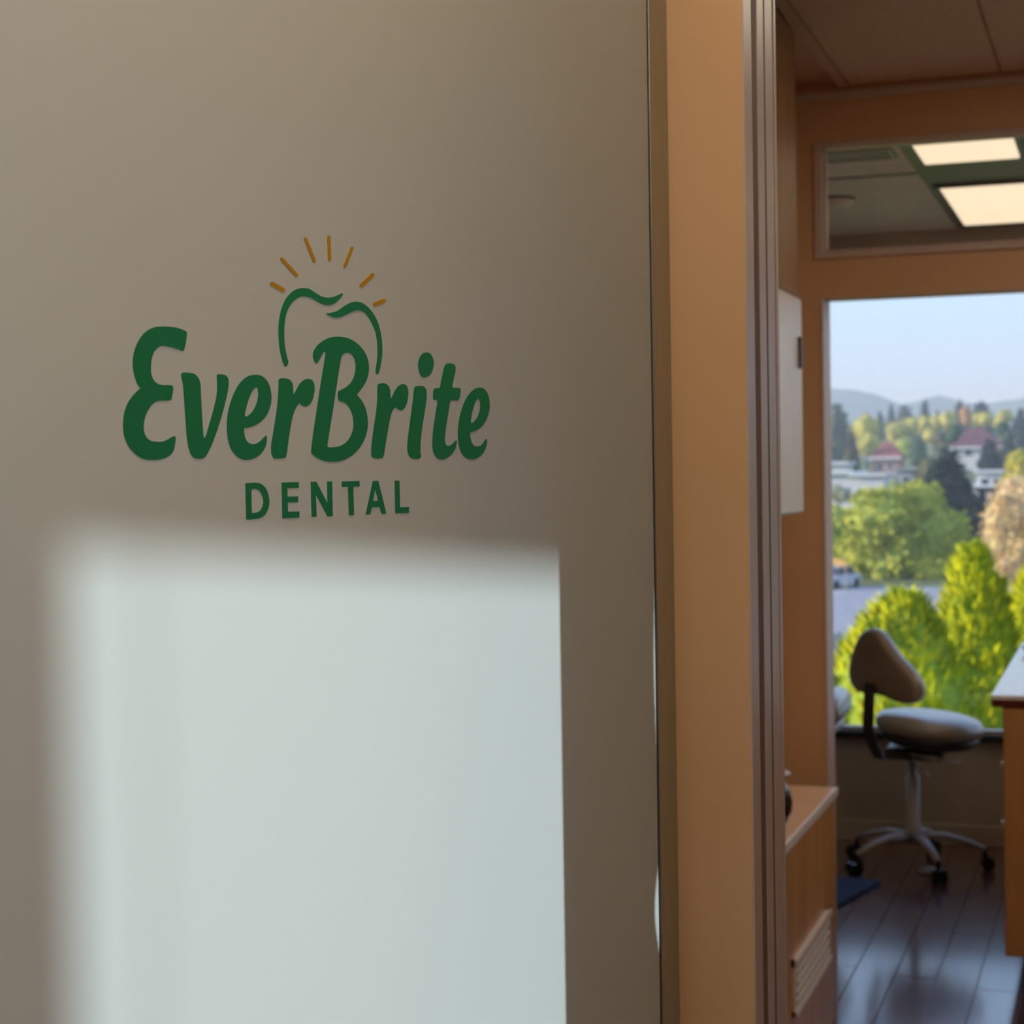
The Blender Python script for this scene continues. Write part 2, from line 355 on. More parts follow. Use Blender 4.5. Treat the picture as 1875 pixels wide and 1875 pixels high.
LOGO = [
  ('letter', [[(-140.1,56.4),(-128.6,56.3),(-122.8,55.2),(-119.4,53.9),(-119.2,52.4),(-122.0,41.8),(-123.2,40.8,1),(-129.0,42.0),(-136.6,43.2),(-142.4,43.2),(-146.2,41.9),(-149.6,38.7),(-151.9,33.8),(-152.6,28.5),(-152.3,23.7),(-150.1,20.0),(-145.9,17.8),(-141.1,17.3),(-136.4,17.5),(-133.5,17.0),(-132.8,15.3),(-133.7,11.1),(-134.7,7.9),(-136.2,7.1),(-141.4,6.9),(-147.1,6.4),(-150.9,4.9),(-155.2,1.1),(-158.6,-4.2),(-160.0,-9.7),(-159.8,-13.8),(-158.1,-17.3),(-154.4,-19.7),(-150.7,-20.3),(-143.1,-20.3),(-138.3,-18.7),(-132.9,-16.7),(-131.5,-17.4),(-131.8,-20.6),(-133.2,-25.5),(-135.2,-28.3),(-139.6,-30.8),(-145.3,-32.2),(-151.9,-32.7),(-159.4,-32.2),(-165.8,-29.9),(-172.1,-25.3),(-176.3,-19.2),(-177.9,-13.4),(-177.8,-7.2),(-176.5,-1.1),(-173.6,4.5),(-168.9,9.7),(-164.7,12.9),(-162.1,14.5,1),(-164.7,17.0),(-167.2,22.5),(-168.5,28.6),(-168.2,34.1),(-166.2,40.3),(-162.4,46.7),(-156.2,52.2),(-148.6,55.4)]]),
  ('letter', [[(-125.1,24.4),(-124.6,25.8),(-122.6,26.4),(-117.7,26.4),(-112.8,25.8),(-109.4,23.5),(-107.4,19.7),(-107.0,13.2),(-106.5,0.4),(-105.8,-11.1),(-105.2,-16.4),(-104.5,-17.9,1),(-103.4,-16.8),(-99.7,-8.8),(-94.3,4.2),(-91.7,12.2),(-91.1,18.0),(-91.2,26.2,1),(-87.6,26.6),(-84.0,26.3),(-81.3,25.1),(-79.9,22.8),(-80.3,17.7),(-82.4,10.3),(-87.3,-2.1),(-92.8,-13.8),(-98.1,-23.2),(-102.8,-29.4),(-105.3,-31.4),(-109.3,-31.9),(-113.8,-31.4),(-117.2,-29.0),(-119.5,-24.0),(-120.8,-17.7),(-121.6,-9.2),(-122.3,1.5),(-123.0,11.4),(-123.6,17.7),(-124.5,21.9)]]),
  ('letter', [[(-56.8,27.1),(-47.7,27.2),(-42.3,24.8),(-38.6,20.5),(-36.8,13.8),(-37.3,7.8),(-40.2,1.7),(-45.2,-3.6),(-51.8,-7.4),(-58.3,-9.4),(-65.5,-10.6,1),(-65.3,-14.2),(-63.8,-18.3),(-60.7,-20.8),(-56.5,-21.6),(-52.2,-20.8),(-48.9,-19.3),(-43.6,-15.7),(-42.3,-15.6),(-42.3,-17.7),(-43.0,-21.5),(-45.3,-25.2),(-50.2,-29.3),(-56.8,-31.9),(-63.2,-32.8),(-69.5,-31.8),(-75.1,-28.6),(-79.2,-23.9),(-81.6,-17.3),(-82.3,-9.3),(-81.5,-2.0),(-78.9,6.0),(-74.5,14.2),(-69.1,20.6),(-62.7,25.2)],[(-52.7,18.5),(-51.1,18.2),(-50.3,15.6),(-50.7,11.2),(-52.5,6.7),(-55.8,2.2),(-59.7,-0.9),(-62.3,-2.0),(-64.2,-1.9),(-64.1,0.1),(-62.1,5.7),(-59.3,11.7),(-56.0,16.2)]]),
  ('letter', [[(-28.7,24.5),(-27.0,25.8),(-20.9,26.0),(-16.8,25.1),(-14.2,22.6),(-13.5,18.5),(-13.4,14.3,1),(-10.5,17.6),(-6.5,22.4),(-1.5,25.6),(4.1,26.7),(7.9,25.3),(9.9,21.1),(9.0,15.4),(6.5,10.1),(2.2,6.8),(-1.4,6.3),(-4.8,7.3),(-7.2,8.8,1),(-10.4,5.5),(-14.0,-0.1),(-16.7,-7.6),(-19.3,-17.8),(-21.6,-28.0),(-22.7,-31.0,1),(-25.8,-31.6),(-31.2,-31.9),(-35.3,-31.5),(-37.3,-29.0),(-38.0,-24.4),(-36.9,-18.9),(-34.0,-7.9),(-30.9,5.1),(-29.3,15.2),(-28.9,21.7)]]),
  ('letter', [[(4.8,-27.0,1),(6.4,-18.9),(11.6,2.8),(16.8,23.1),(20.8,37.9),(22.8,46.6),(22.0,47.5),(19.8,46.1),(16.8,42.4),(14.0,39.2),(12.3,38.4),(10.3,39.8),(8.9,42.8),(9.3,46.3),(12.3,50.3),(17.7,54.1),(26.0,57.6),(35.6,59.3),(45.2,59.3),(53.7,57.7),(62.2,54.0),(68.3,49.1),(71.9,43.3),(72.9,36.9),(71.5,31.3),(68.9,26.8),(63.8,21.4),(57.9,16.5,1),(63.6,12.2),(67.8,6.8),(70.0,-0.0),(70.4,-6.4),(67.8,-14.5),(62.7,-21.3),(55.1,-27.3),(45.2,-31.9),(34.3,-34.1),(24.7,-34.2),(16.5,-32.9),(9.6,-30.5),(5.6,-28.1)],[(41.2,44.7),(43.7,46.9),(47.3,47.8),(51.9,47.2),(55.2,44.6),(57.1,40.3),(57.0,35.5),(55.4,30.7),(51.6,25.8),(46.0,22.1),(39.9,19.7),(36.6,18.2),(36.1,15.9),(36.9,12.0),(38.5,10.9),(42.7,10.4),(47.5,7.9),(51.6,3.2),(53.5,-2.7),(53.1,-9.0),(49.9,-15.0),(44.9,-19.4),(38.2,-22.2),(31.0,-23.3),(24.4,-23.4),(22.9,-22.7,1),(24.6,-15.6),(29.3,1.6),(34.6,22.1),(39.2,39.5)]]),
  ('letter', [[(82.9,23.6),(84.0,25.3),(87.2,26.2),(92.3,26.1),(96.1,24.5),(98.0,21.3),(98.4,17.6),(98.6,14.0,1),(101.1,16.9),(105.1,21.9),(109.8,25.3),(114.4,26.5),(118.4,25.6),(120.5,22.4),(120.5,17.4),(118.7,11.6),(115.2,7.4),(111.2,5.7),(108.0,6.6),(104.1,8.3,1),(100.8,5.4),(97.4,-1.1),(94.6,-10.1),(91.7,-19.9),(89.2,-28.9),(87.6,-31.3),(82.5,-31.9),(77.4,-31.6),(74.4,-30.1),(74.0,-27.3),(75.0,-19.2),(77.4,-8.7),(80.6,3.4),(82.4,13.9)]]),
  ('letter', [[(129.0,24.3),(131.0,25.3),(136.4,25.7),(141.2,25.3),(143.8,23.1),(144.4,18.9),(143.3,12.2),(140.5,2.1),(137.5,-8.8),(135.5,-19.6),(135.0,-27.2),(135.8,-29.7),(134.2,-31.7),(128.8,-32.4),(124.1,-31.7),(120.2,-29.2),(118.6,-24.7),(119.2,-18.1),(121.5,-7.3),(124.5,5.1),(126.7,14.3)]]),
  ('letter_dot', [[(144.6,52.7),(149.4,52.2),(152.8,49.4),(154.3,45.3),(153.2,40.2),(150.3,35.9),(146.2,33.6),(142.0,32.8),(138.0,33.7),(135.4,37.0),(134.1,41.1),(135.0,46.1),(137.8,50.0),(141.2,52.0)]]),
  ('letter', [[(168.5,42.5),(170.7,44.5),(174.9,45.3),(179.9,45.1),(183.1,43.1),(183.3,39.7),(181.0,33.6),(178.7,26.3),(179.7,25.7),(183.6,25.7),(188.6,25.6),(189.9,24.3),(189.2,20.2),(187.4,16.5),(185.5,15.6),(180.5,15.5),(176.3,15.0),(175.4,14.2),(174.0,9.5),(170.9,-0.7),(168.2,-11.0),(167.5,-17.8),(168.9,-20.7),(172.4,-21.8),(177.4,-20.2),(182.2,-17.4),(183.6,-17.6),(183.1,-20.2),(180.9,-24.5),(175.8,-28.8),(169.4,-31.8),(163.0,-32.7),(157.5,-31.8),(153.4,-28.8),(151.2,-23.8),(151.2,-17.0),(152.6,-7.8),(155.7,4.1),(158.3,13.8),(157.4,15.1),(153.2,15.1,1),(152.9,18.3),(153.7,23.2),(155.5,24.5),(161.1,25.0),(162.5,26.0),(164.0,31.3),(166.7,38.2)]]),
  ('letter', [[(215.6,26.9),(222.3,26.2),(227.4,22.6),(230.0,16.9),(230.1,9.9),(226.9,2.8),(220.7,-3.8),(213.2,-7.9),(202.1,-10.6,1),(202.5,-14.9),(204.5,-19.2),(208.4,-21.6),(213.6,-21.8),(218.1,-20.5),(223.8,-16.0),(225.3,-15.8),(225.6,-18.7),(223.5,-23.5),(218.6,-28.3),(211.8,-31.6),(203.7,-32.7),(196.5,-31.6),(190.8,-28.3),(187.3,-23.2),(185.4,-15.9),(185.6,-7.3),(188.0,2.1),(191.8,9.9),(197.8,17.8),(205.2,23.5),(210.4,26.0)],[(213.9,17.6),(216.1,16.2),(216.9,12.2),(215.8,7.0),(212.8,2.6),(208.3,-1.0),(203.8,-2.8),(203.4,-1.1),(204.7,4.2),(207.1,9.9),(210.2,15.1)]]),
  ('letter', [[(-65.1,-49.1,1),(-53.5,-48.9),(-48.6,-50.0),(-44.4,-52.9),(-41.8,-57.4),(-40.9,-62.3),(-42.0,-67.1),(-44.9,-71.2),(-49.3,-73.6),(-54.7,-74.5),(-64.7,-74.8,1)],[(-59.2,-53.5,1),(-54.6,-53.2),(-50.9,-54.6),(-48.3,-57.6),(-47.0,-61.8),(-47.8,-65.5),(-50.2,-68.4),(-53.5,-69.8),(-59.1,-70.2,1)]]),
  ('letter', [[(-27.6,-49.1,1),(-9.4,-48.9,1),(-9.2,-53.1,1),(-21.7,-53.3,1),(-21.6,-59.3,1),(-10.5,-59.3,1),(-10.3,-63.7,1),(-21.6,-63.7,1),(-21.5,-70.2,1),(-9.2,-70.3,1),(-9.2,-74.9,1),(-27.3,-74.8,1)]]),
  ('letter', [[(3.9,-48.9,1),(9.9,-48.9,1),(22.1,-65.1,1),(22.2,-48.9,1),(27.7,-48.9,1),(27.7,-74.9,1),(22.1,-75.0,1),(9.2,-58.1,1),(9.6,-74.8,1),(4.3,-74.9,1)]]),
  ('letter', [[(38.7,-49.1,1),(59.3,-48.9,1),(59.5,-53.1,1),(51.9,-53.2,1),(52.2,-74.8,1),(46.5,-74.8,1),(46.0,-53.2,1),(38.9,-53.3,1)]]),
  ('letter', [[(75.4,-49.1,1),(81.7,-49.0,1),(90.9,-74.6,1),(85.4,-74.8,1),(83.1,-69.4,1),(73.6,-69.4,1),(71.5,-74.7,1),(66.1,-74.8,1)],[(78.0,-55.5,1),(81.6,-64.3,1),(74.9,-64.4,1)]]),
  ('letter', [[(101.9,-49.2,1),(107.8,-49.1,1),(108.2,-70.0,1),(119.3,-70.0,1),(119.3,-74.9,1),(102.2,-74.7,1)]]),
  ('tooth_outline', [[(-20.9,34.4),(-23.3,36.6),(-25.9,43.0),(-27.6,52.1),(-27.9,61.3),(-26.8,68.7),(-24.3,76.2),(-20.0,83.0),(-14.4,88.0),(-7.4,91.5),(-0.4,92.8),(5.9,92.6),(12.2,90.5),(19.2,88.2),(26.4,87.8),(33.7,89.0),(39.6,91.1),(43.0,92.1),(43.6,91.1),(40.3,88.3),(35.0,84.6),(29.2,82.5),(23.4,82.1),(16.3,83.5),(9.2,85.9),(2.9,86.7),(-3.4,86.3),(-9.0,84.0),(-14.6,79.7),(-18.9,73.8),(-21.1,67.2),(-22.0,58.9),(-21.6,49.6),(-19.8,42.3),(-18.2,37.8),(-18.8,36.2)]]),
  ('tooth_outline', [[(24.2,76.0,1),(30.5,76.9),(37.8,79.0),(45.3,82.9),(52.8,85.9),(59.6,87.1),(66.4,86.5),(73.9,83.4),(80.7,78.0),(85.2,71.8),(88.1,64.1),(89.3,56.3),(89.2,48.4),(87.5,41.4),(85.3,35.3),(83.0,32.8),(81.2,33.7),(81.1,36.2),(82.8,43.1),(83.8,51.1),(83.3,58.9),(81.9,64.8),(78.2,70.9),(73.7,76.0),(69.2,79.2),(63.9,80.6),(57.9,80.2),(51.1,78.0),(43.6,75.1),(37.7,73.6),(31.8,73.6),(27.5,74.5)]]),
  ('sun_ray', [[(-21.2,91.0,1),(-20.1,90.2,1),(-20.4,89.0,1),(-21.8,88.2,1),(-23.5,88.2,1),(-34.9,91.8,1),(-35.9,92.6,1),(-35.7,93.8,1),(-34.4,94.6,1),(-32.7,94.6,1)]]),
  ('sun_ray', [[(-6.1,102.3,1),(-5.7,101.5,1),(-6.3,100.7,1),(-7.6,100.3,1),(-8.7,100.6,1),(-24.4,111.1,1),(-24.8,111.9,1),(-24.2,112.8,1),(-23.0,113.2,1),(-21.8,112.9,1)]]),
  ('sun_ray', [[(13.9,114.1,1),(13.9,113.3,1),(12.9,112.6,1),(11.7,112.5,1),(10.8,113.0,1),(1.4,128.5,1),(1.4,129.4,1),(2.3,130.0,1),(3.6,130.1,1),(4.4,129.6,1)]]),
  ('sun_ray', [[(31.3,116.4,1),(30.8,115.5,1),(29.5,115.0,1),(28.2,115.2,1),(27.6,115.9,1),(27.0,132.7,1),(27.5,133.6,1),(28.8,134.1,1),(30.1,133.9,1),(30.6,133.1,1)]]),
  ('sun_ray', [[(48.5,112.6,1),(47.5,111.8,1),(46.2,111.7,1),(45.2,112.2,1),(45.2,113.1,1),(53.6,127.6,1),(54.6,128.3,1),(55.9,128.5,1),(56.9,128.0,1),(56.9,127.1,1)]]),
  ('sun_ray', [[(67.3,98.9,1),(65.7,98.3,1),(64.1,98.7,1),(63.5,99.7,1),(64.2,100.8,1),(77.7,109.8,1),(79.4,110.4,1),(81.0,110.0,1),(81.6,109.0,1),(80.8,107.9,1)]]),
  ('sun_ray', [[(82.4,85.2,1),(80.4,85.0,1),(79.1,85.8,1),(79.2,87.1,1),(80.6,88.0,1),(91.3,91.5,1),(93.3,91.7,1),(94.7,90.9,1),(94.6,89.6,1),(93.2,88.6,1)]]),
]

for nm, lps in LOGO:
    o = flat_shape(nm, lps, .0004, M['gold'] if nm == 'sun_ray' else M['green'], sign)
    o.location.y = 0.0
    if nm == 'sun_ray': o['label'] = 'gold ray'

# ------------------------------------------------------------------ corridor furniture
XC = -.787
lc = empty('low_cabinet', (-.88, 4.2, 0)); tag(lc, 'low maple cabinet with peach top and white vent grille beside the doorway', 'cabinet')
Y0, Y1, ZT = 2.6, 5.05, .65
boxes('body', [(-.976+.88, XC+.88-.004, Y0-4.2, Y1-4.2-.012, 0, ZT-.028)], M['maple'], lc, bev=.003)
boxes('top_panel', [(-.976+.88, XC+.88-.002, Y0-4.2, Y1-4.2, ZT-.028, ZT)], M['peach'], lc, bev=.002)
boxes('edge_strip', [(XC+.88-.002, XC+.88+.003, Y0-4.2, Y1-4.2+.002, ZT-.022, ZT+.001)], M['white'], lc, bev=.001)
gr = boxes('vent_grille', [(XC+.88-.004, XC+.88+.004, 4.325-4.2, 4.345-4.2, .205, .345), (XC+.88-.004, XC+.88+.004, 4.855-4.2, 4.875-4.2, .205, .345), (XC+.88-.004, XC+.88+.010, 4.325-4.2, 4.875-4.2, .328, .345), (XC+.88-.004, XC+.88+.010, 4.325-4.2, 4.875-4.2, .205, .219)], M["white"], lc)
boxes('gap_shade', [(XC+.88-.0035, XC+.88-.001, .146, .656, .218, .328)], M['kick'], gr)  # dark sheet stands in for the shade between the slats
for k in range(4):
    z = .2365+k*.0245
    bm = bmesh.new(); box(bm, XC+.88-.004, XC+.88+.008, .147, .655, z-.006, z+.005, bev=.001)
    bmobj('slat', bm, M['white'], gr)
jar = empty('black_jar', (-.872, 4.45, ZT)); tag(jar, 'glossy black round jar standing on the low maple cabinet', 'jar')
bm = bmesh.new(); lathe(bm, [(.030, 0), (.052, .012), (.064, .04), (.066, .062), (.060, .09), (.046, .112), (.030, .122)], seg=32); bmobj('jar_body', bm, M['black'], jar, True)
bm = bmesh.new(); lathe(bm, [(.028, .122), (.030, .127), (.060, .128), (.062, .136), (.050, .142), (.015, .146)], seg=24); bmobj('lid', bm, M['greyplastic'], jar, True)
uc = empty('wall_cabinet', (-.88, 4.2, 1.44)); tag(uc, 'glossy brown wall cabinet under the ceiling with a white lower door', 'cabinet')
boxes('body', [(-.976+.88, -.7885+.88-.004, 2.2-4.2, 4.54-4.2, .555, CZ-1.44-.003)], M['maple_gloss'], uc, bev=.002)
boxes('lower_box', [(-.976+.88, -.7885+.88-.010, 3.6-4.2, 4.545-4.2, 0, .553)], M['white'], uc, bev=.003)
boxes('door', [(-.7885+.88-.010, -.7885+.88+.004, 4.05-4.2, 4.548-4.2, .002, .551)], M['white'], uc, bev=.006)
boxes('door', [(-.7885+.88-.010, -.7885+.88+.004, 3.6-4.2, 4.045-4.2, .002, .551)], M['white'], uc, bev=.006)
boxes('handle', [(-.7885+.88+.004, -.7885+.88+.012, 4.49-4.2, 4.51-4.2, .37, .45)], M['darkmetal'], uc, bev=.002)

# ------------------------------------------------------------------ treatment room furniture
rc = empty('base_cabinet', (.6, 6.1, 0)); tag(rc, 'brown maple base cabinet with white worktop and dark red edge by the window', 'cabinet')
ox, oy = .6, 6.1
boxes('body', [(-.348-ox, 1.2-ox, 5.335-oy, 6.90-oy, .125, .855)], M['maple'], rc, bev=.002)
boxes('kick_board', [(-.215-ox, 1.15-ox, 5.43-oy, 6.80-oy, 0, .125)], M['kick'], rc)
boxes('worktop', [(-.381-ox, 1.25-ox, 5.318-oy, 6.95-oy, .876, .89)], M['whitelam'], rc, bev=.002)
boxes('worktop_edge', [(-.378-ox, 1.247-ox, 5.320-oy, 6.947-oy, .855, .876)], M['edge'], rc)
for k, (xa, xb) in enumerate(((-.346, .165), (.169, .68), (.684, 1.195))):
    dr = boxes('door', [(xa-ox, xb-ox, 5.320-oy, 5.335-oy, .128, .85)], M['maple'], rc, bev=.002)
for z in (.69, .517):
    bm = bmesh.new(); tube(bm, [(-.349-ox, 5.326-oy, z-.006), (-.349-ox, 5.326-oy, z+.006)], .006, 10); bmobj('hinge_pin', bm, M['screw'], rc)
tr = empty('white_dish', (-.318, 6.55, .89)); tag(tr, 'small white dish at the far edge of the white worktop', 'dish')
bm = bmesh.new(); lathe(bm, [(.020, 0), (.024, .004), (.045, .022), (.047, .024), (.043, .024), (.022, .007), (.004, .006)], seg=24); bmobj('bowl', bm, M['white'], tr, True)
bm = bmesh.new(); lathe(bm, [(.018, -.0), (.020, .002), (.016, .006)], seg=16); bmobj('foot', bm, M['white'], tr, True)

# stool
SX, SY = -.797, 7.0
st = empty('operator_stool', (SX, SY, 0)); tag(st, 'grey upholstered rolling stool with a rounded triangular backrest in front of the window', 'stool')
for k in range(5):
    a = math.radians(-64+72*k); ca, sa = math.cos(a), math.sin(a); R = .268
    bm = bmesh.new(); tube(bm, [(.028*ca, .028*sa, .125), (.12*ca, .12*sa, .128), (.2*ca, .2*sa, .108), (R*ca, R*sa, .080)], [.022, .019, .016, .014], 10, .75)
    lg = bmobj('leg', bm, M['greyplastic'], st, True)
    bm = bmesh.new()
    tube(bm, [(R*ca, R*sa, .085), (R*ca, R*sa, .05)], .009, 8)
    hx, hy = -sa, ca
    for s in (-1, 1):
        tube(bm, [(R*ca+hx*s*.006+.012*ca, R*sa+hy*s*.006+.012*sa, .026), (R*ca+hx*s*.024+.012*ca, R*sa+hy*s*.024+.012*sa, .026)], .026, 14)
    bmobj('caster', bm, M['black'], lg, False)
bm = bmesh.new(); lathe(bm, [(.030, .10), (.034, .13), (.030, .165), (.026, .17), (.026, .36), (.016, .362), (.016, .44)], seg=20); bmobj('gas_column', bm, M['greyplastic'], st, True)
bm = bmesh.new(); box(bm, -.10, .12, -.075, .075, .43, .475, bev=.01); bmobj('seat_mechanism', bm, M['darkmetal'], st)
cx_, cy_ = .065, .0
bm = bmesh.new(); lathe(bm, [(.10, .520), (.17, .522), (.196, .532), (.205, .552), (.203, .572), (.190, .590), (.15, .602), (.09, .607), (.02, .608)], c=(cx_, cy_, 0), seg=40); [setattr(v.co, 'z', v.co.z-.085*(v.co.x-cx_)) for v in bm.verts]; bmobj('seat', bm, M['uph'], st, True)
bm = bmesh.new(); lathe(bm, [(.08, .478), (.150, .482), (.185, .505), (.186, .528)], c=(cx_, cy_, 0), seg=40); [setattr(v.co, 'z', v.co.z-.085*(v.co.x-cx_)) for v in bm.verts]; bmobj('seat_pan', bm, M['darkmetal'], st, True)
bm = bmesh.new(); tube(bm, [(-.02, -.06, .455), (.05, -.10, .452), (.11, -.13, .447)], [.006, .006, .009], 8); tube(bm, [(.11, -.13, .447), (.19, -.16, .440)], [.014, .011], 10, .5); bmobj('height_lever', bm, M['greyplastic'], st, True)
bm = bmesh.new(); tube(bm, [(0, -.05, .44), (.02, -.09, .43), (.045, -.12, .41)], [.006, .007, .009], 8); tube(bm, [(.045, -.12, .41), (.08, -.15, .385)], [.013, .010], 10, .5); bmobj('tilt_lever', bm, M['greyplastic'], st, True)
# backrest: rounded triangle, padded, turned about 45 degrees
bx, by = -.158, -.02
prof = [(-.005, .262), (.032, .248), (.066, .205), (.105, .158), (.155, .112), (.185, .066), (.190, .026), (.176, -.002), (.145, -.016), (.105, -.016), (.06, -.002), (.02, .004), (-.03, .000), (-.070, .004), (-.100, .035), (-.108, .085), (-.092, .15), (-.070, .205), (-.042, .246)]
loop = centripetal([(p[0], p[1]) for p in prof], 3)
def pad(bm, sc_list):
    rings = []
    cen = Vector((.03, .10))
    for s, off in sc_list:
        ring = []
        for p in loop:
            q = cen+(p-cen)*s
            u = q.x; yb = -u*.80+u*u*1.4
            ring.append(bm.verts.new((bx+u+off*.62, by+yb+off*.78, .67+q.y-u*.03)))
        rings.append(ring)
    n = len(loop)
    for r0, r1 in zip(rings, rings[1:]):
        for k in range(n): bm.faces.new((r0[k], r0[(k+1) % n], r1[(k+1) % n], r1[k]))
    bm.faces.new(rings[0]); bm.faces.new(rings[-1])
bm = bmesh.new(); pad(bm, [(.93, .016), (.99, .022), (1.0, .034), (.98, .052), (.90, .064), (.7, .070), (.3, .072)]); br = bmobj('backrest', bm, M['uph'], st, True)
bm = bmesh.new(); pad(bm, [(.3, -.004), (.7, -.003), (.90, .001), (.955, .008), (.95, .018)]); bmobj('back_shell', bm, M['shell'], br, True)
bm = bmesh.new()
for pts in ([(-.158, -.035, .72), (-.160, -.040, .64), (-.165, -.036, .545), (-.148, -.030, .48), (-.125, -.02, .425), (-.06, 0, .45)],):
    rings = []
    for i, p in enumerate(pts):
        w, t = (.023, .006)
        rings.append([bm.verts.new((p[0]+sx2*w, p[1]+sy2*t-sx2*w*.55, p[2])) for sx2, sy2 in ((-1, -1), (1, -1), (1, 1), (-1, 1))])
    for r0, r1 in zip(rings, rings[1:]):
        for k in range(4): bm.faces.new((r0[k], r0[(k+1) % 4], r1[(k+1) % 4], r1[k]))
    bm.faces.new(rings[0]); bm.faces.new(rings[-1])
bmobj('back_bracket', bm, M['darkmetal'], st)

# patient chair, its foot end shows past the partition
dc = empty('dental_chair', (-1.75, 7.08, 0)); tag(dc, 'grey padded dental chair whose rounded foot end shows past the brown partition', 'chair')
bm = bmesh.new(); lathe(bm, [(.22, 0), (.24, .02), (.22, .06), (.10, .08), (.09, .36)], seg=28, sx_=1.5); bmobj('base', bm, M['white'], dc, True)
def cushion(name, x0, x1, z0, z1, h, w, m, parent, rnd=.05):
    bm = bmesh.new(); box(bm, x0, x1, -w, w, 0, h, bev=rnd, seg=4)
    for v in bm.verts: v.co.z += z0+(z1-z0)*(v.co.x-x0)/(x1-x0)
    return bmobj(name, bm, m, parent, True)
cushion('under_shell', -.45, .655, .42, .50, .07, .20, M['white'], dc, .03)
cushion('seat_pad', -.45, .20, .47, .50, .11, .26, M['uph'], dc)
cushion('foot_pad', .19, .685, .50, .545, .13, .22, M['uph'], dc, .055)
cushion('back_pad', -1.1, -.44, .98, .48, .12, .24, M['uph'], dc)
cushion('head_pad', -1.24, -1.08, 1.09, .98, .11, .12, M['uph'], dc, .04)

md = empty('foot_pedal', (-.724, 6.93, 0)); tag(md, 'flat grey round foot pedal on the dark floor under the stool', 'pedal')
bm = bmesh.new(); lathe(bm, [(.048, 0), (.050, .006), (.046, .014), (.02, .017)], seg=28); bmobj('disc', bm, M['greyplastic'], md, True)
bm = bmesh.new(); lathe(bm, [(.018, .017), (.017, .020), (.008, .021)], seg=16); bmobj('button', bm, M['white'], md, True)
bm = bmesh.new(); vs = [(-1.9, 6.72), (-.97, 6.72), (-.885, 6.69), (-.985, 6.27), (-1.9, 6.27)]
lo = [bm.verts.new((x+1.4, y-6.5, 0)) for x, y in vs]; hi = [bm.verts.new((x+1.4, y-6.5, .012)) for x, y in vs]
bm.faces.new(lo[::-1]); bm.faces.new(hi)
for k in range(5): bm.faces.new((lo[k], lo[(k+1) % 5], hi[(k+1) % 5], hi[k]))
mt = bmobj('floor_mat', bm, M['bluemat']); mt.location = (-1.4, 6.5, .001); tag(mt, 'navy floor mat lying beside the stool on dark cherry planks', 'mat')

# ceiling lights of the treatment room, then unseen fill lights added for brightness
def troffer(x0, x1, y0, y1, z, label, m, group=None, drop=.016):
    t = empty('ceiling_light', ((x0+x1)/2, (y0+y1)/2, z)); hx, hy = (x1-x0)/2, (y1-y0)/2
    boxes('frame', [(-hx-.02, -hx, -hy-.02, hy+.02, -.012, 0), (hx, hx+.02, -hy-.02, hy+.02, -.012, 0), (-hx, hx, -hy-.02, -hy, -.012, 0), (-hx, hx, hy, hy+.02, -.012, 0)], M['dark_panel'], t)
    bm = bmesh.new(); box(bm, -hx, hx, -hy, hy, -drop, -.001, bev=.006, seg=2); bmobj('diffuser', bm, m, t)
    tag(t, label, 'lamp', group); return t
ph = struct(boxes('ceiling_strip', [(-.645, -.24, YP+.13, YW-.02, OZ-.004, OZ)], M['dark_panel']))
troffer(-.598, -.307, 4.86+.54, 5.752, OZ-.004, 'glowing ceiling light nearest the partition seen through the transom glass', M['lamp'])
troffer(-.603, -.285, 6.285, 7.25, OZ-.004, 'larger glowing ceiling light near the window seen through the transom glass', M['lamp'])
av = empty('air_vent', (-1.0, 5.57, OZ)); tag(av, 'grey flat ceiling vent behind the transom glass left of the lights', 'vent')
boxes('frame', [(-.34, .33, -.085, -.07, -.01, 0), (-.34, .33, .07, .085, -.01, 0), (-.34, -.325, -.07, .07, -.01, 0), (.315, .33, -.07, .07, -.01, 0)], M['greyplastic'], av)
for k in range(5): boxes('slat', [(-.325, .315, -.066+k*.028, -.048+k*.028, -.007, -.003)], M['greyplastic'], av)
sd = empty('smoke_detector', (-.985, 6.45, OZ)); tag(sd, 'small round dark-rimmed detector on the treatment room ceiling', 'detector')
bm = bmesh.new(); lathe(bm, [(.065, 0), (.065, -.012), (.05, -.03), (.02, -.034)], seg=24); bmobj('housing', bm, M['opceil'], sd, True)
bm = bmesh.new(); lathe(bm, [(.07, 0), (.07, -.006), (.064, -.007)], seg=24); bmobj('rim', bm, M['darkmetal'], sd, True)
boxes('cross_rail', [(-3.0, -.65, 6.0, 6.02, OZ-.004, OZ)], M['dark_panel'], bpy.data.objects['ceiling_treatment_room'])
troffer(-2.0, -1.4, -.6, .6, CZ, 'added warm fill light in the hall nearer the sunlit window', M['hall_fill'], 'added hall fill lights')  # unseen, added to light the hall and the back of the glass
troffer(-.35, 0, .5, 1.1, CZ, 'small added warm fill light in the hall before the doorway', M['door_fill'], 'added hall fill lights')  # unseen, added to brighten the post towards its top
troffer(.9, 1.2, 5.7, 6.9, OZ, 'added fill light above the worktop near the window', M['side_fill'], 'added treatment room fill lights', .05)  # unseen and stronger than the visible fixtures, added to lift the room's brightness
troffer(2.0, 2.3, 5.7, 6.9, OZ, 'added fill light in the far corner of the treatment room', M['side_fill'], 'added treatment room fill lights', .05)  # second unseen fill, added for the same reason

troffer(.1, .6, 3.0, 4.2, CZ, 'added warm fill light in the corridor past the doorway', M['corridor_fill'], None, .03)  # unseen, added to brighten the corridor and partition

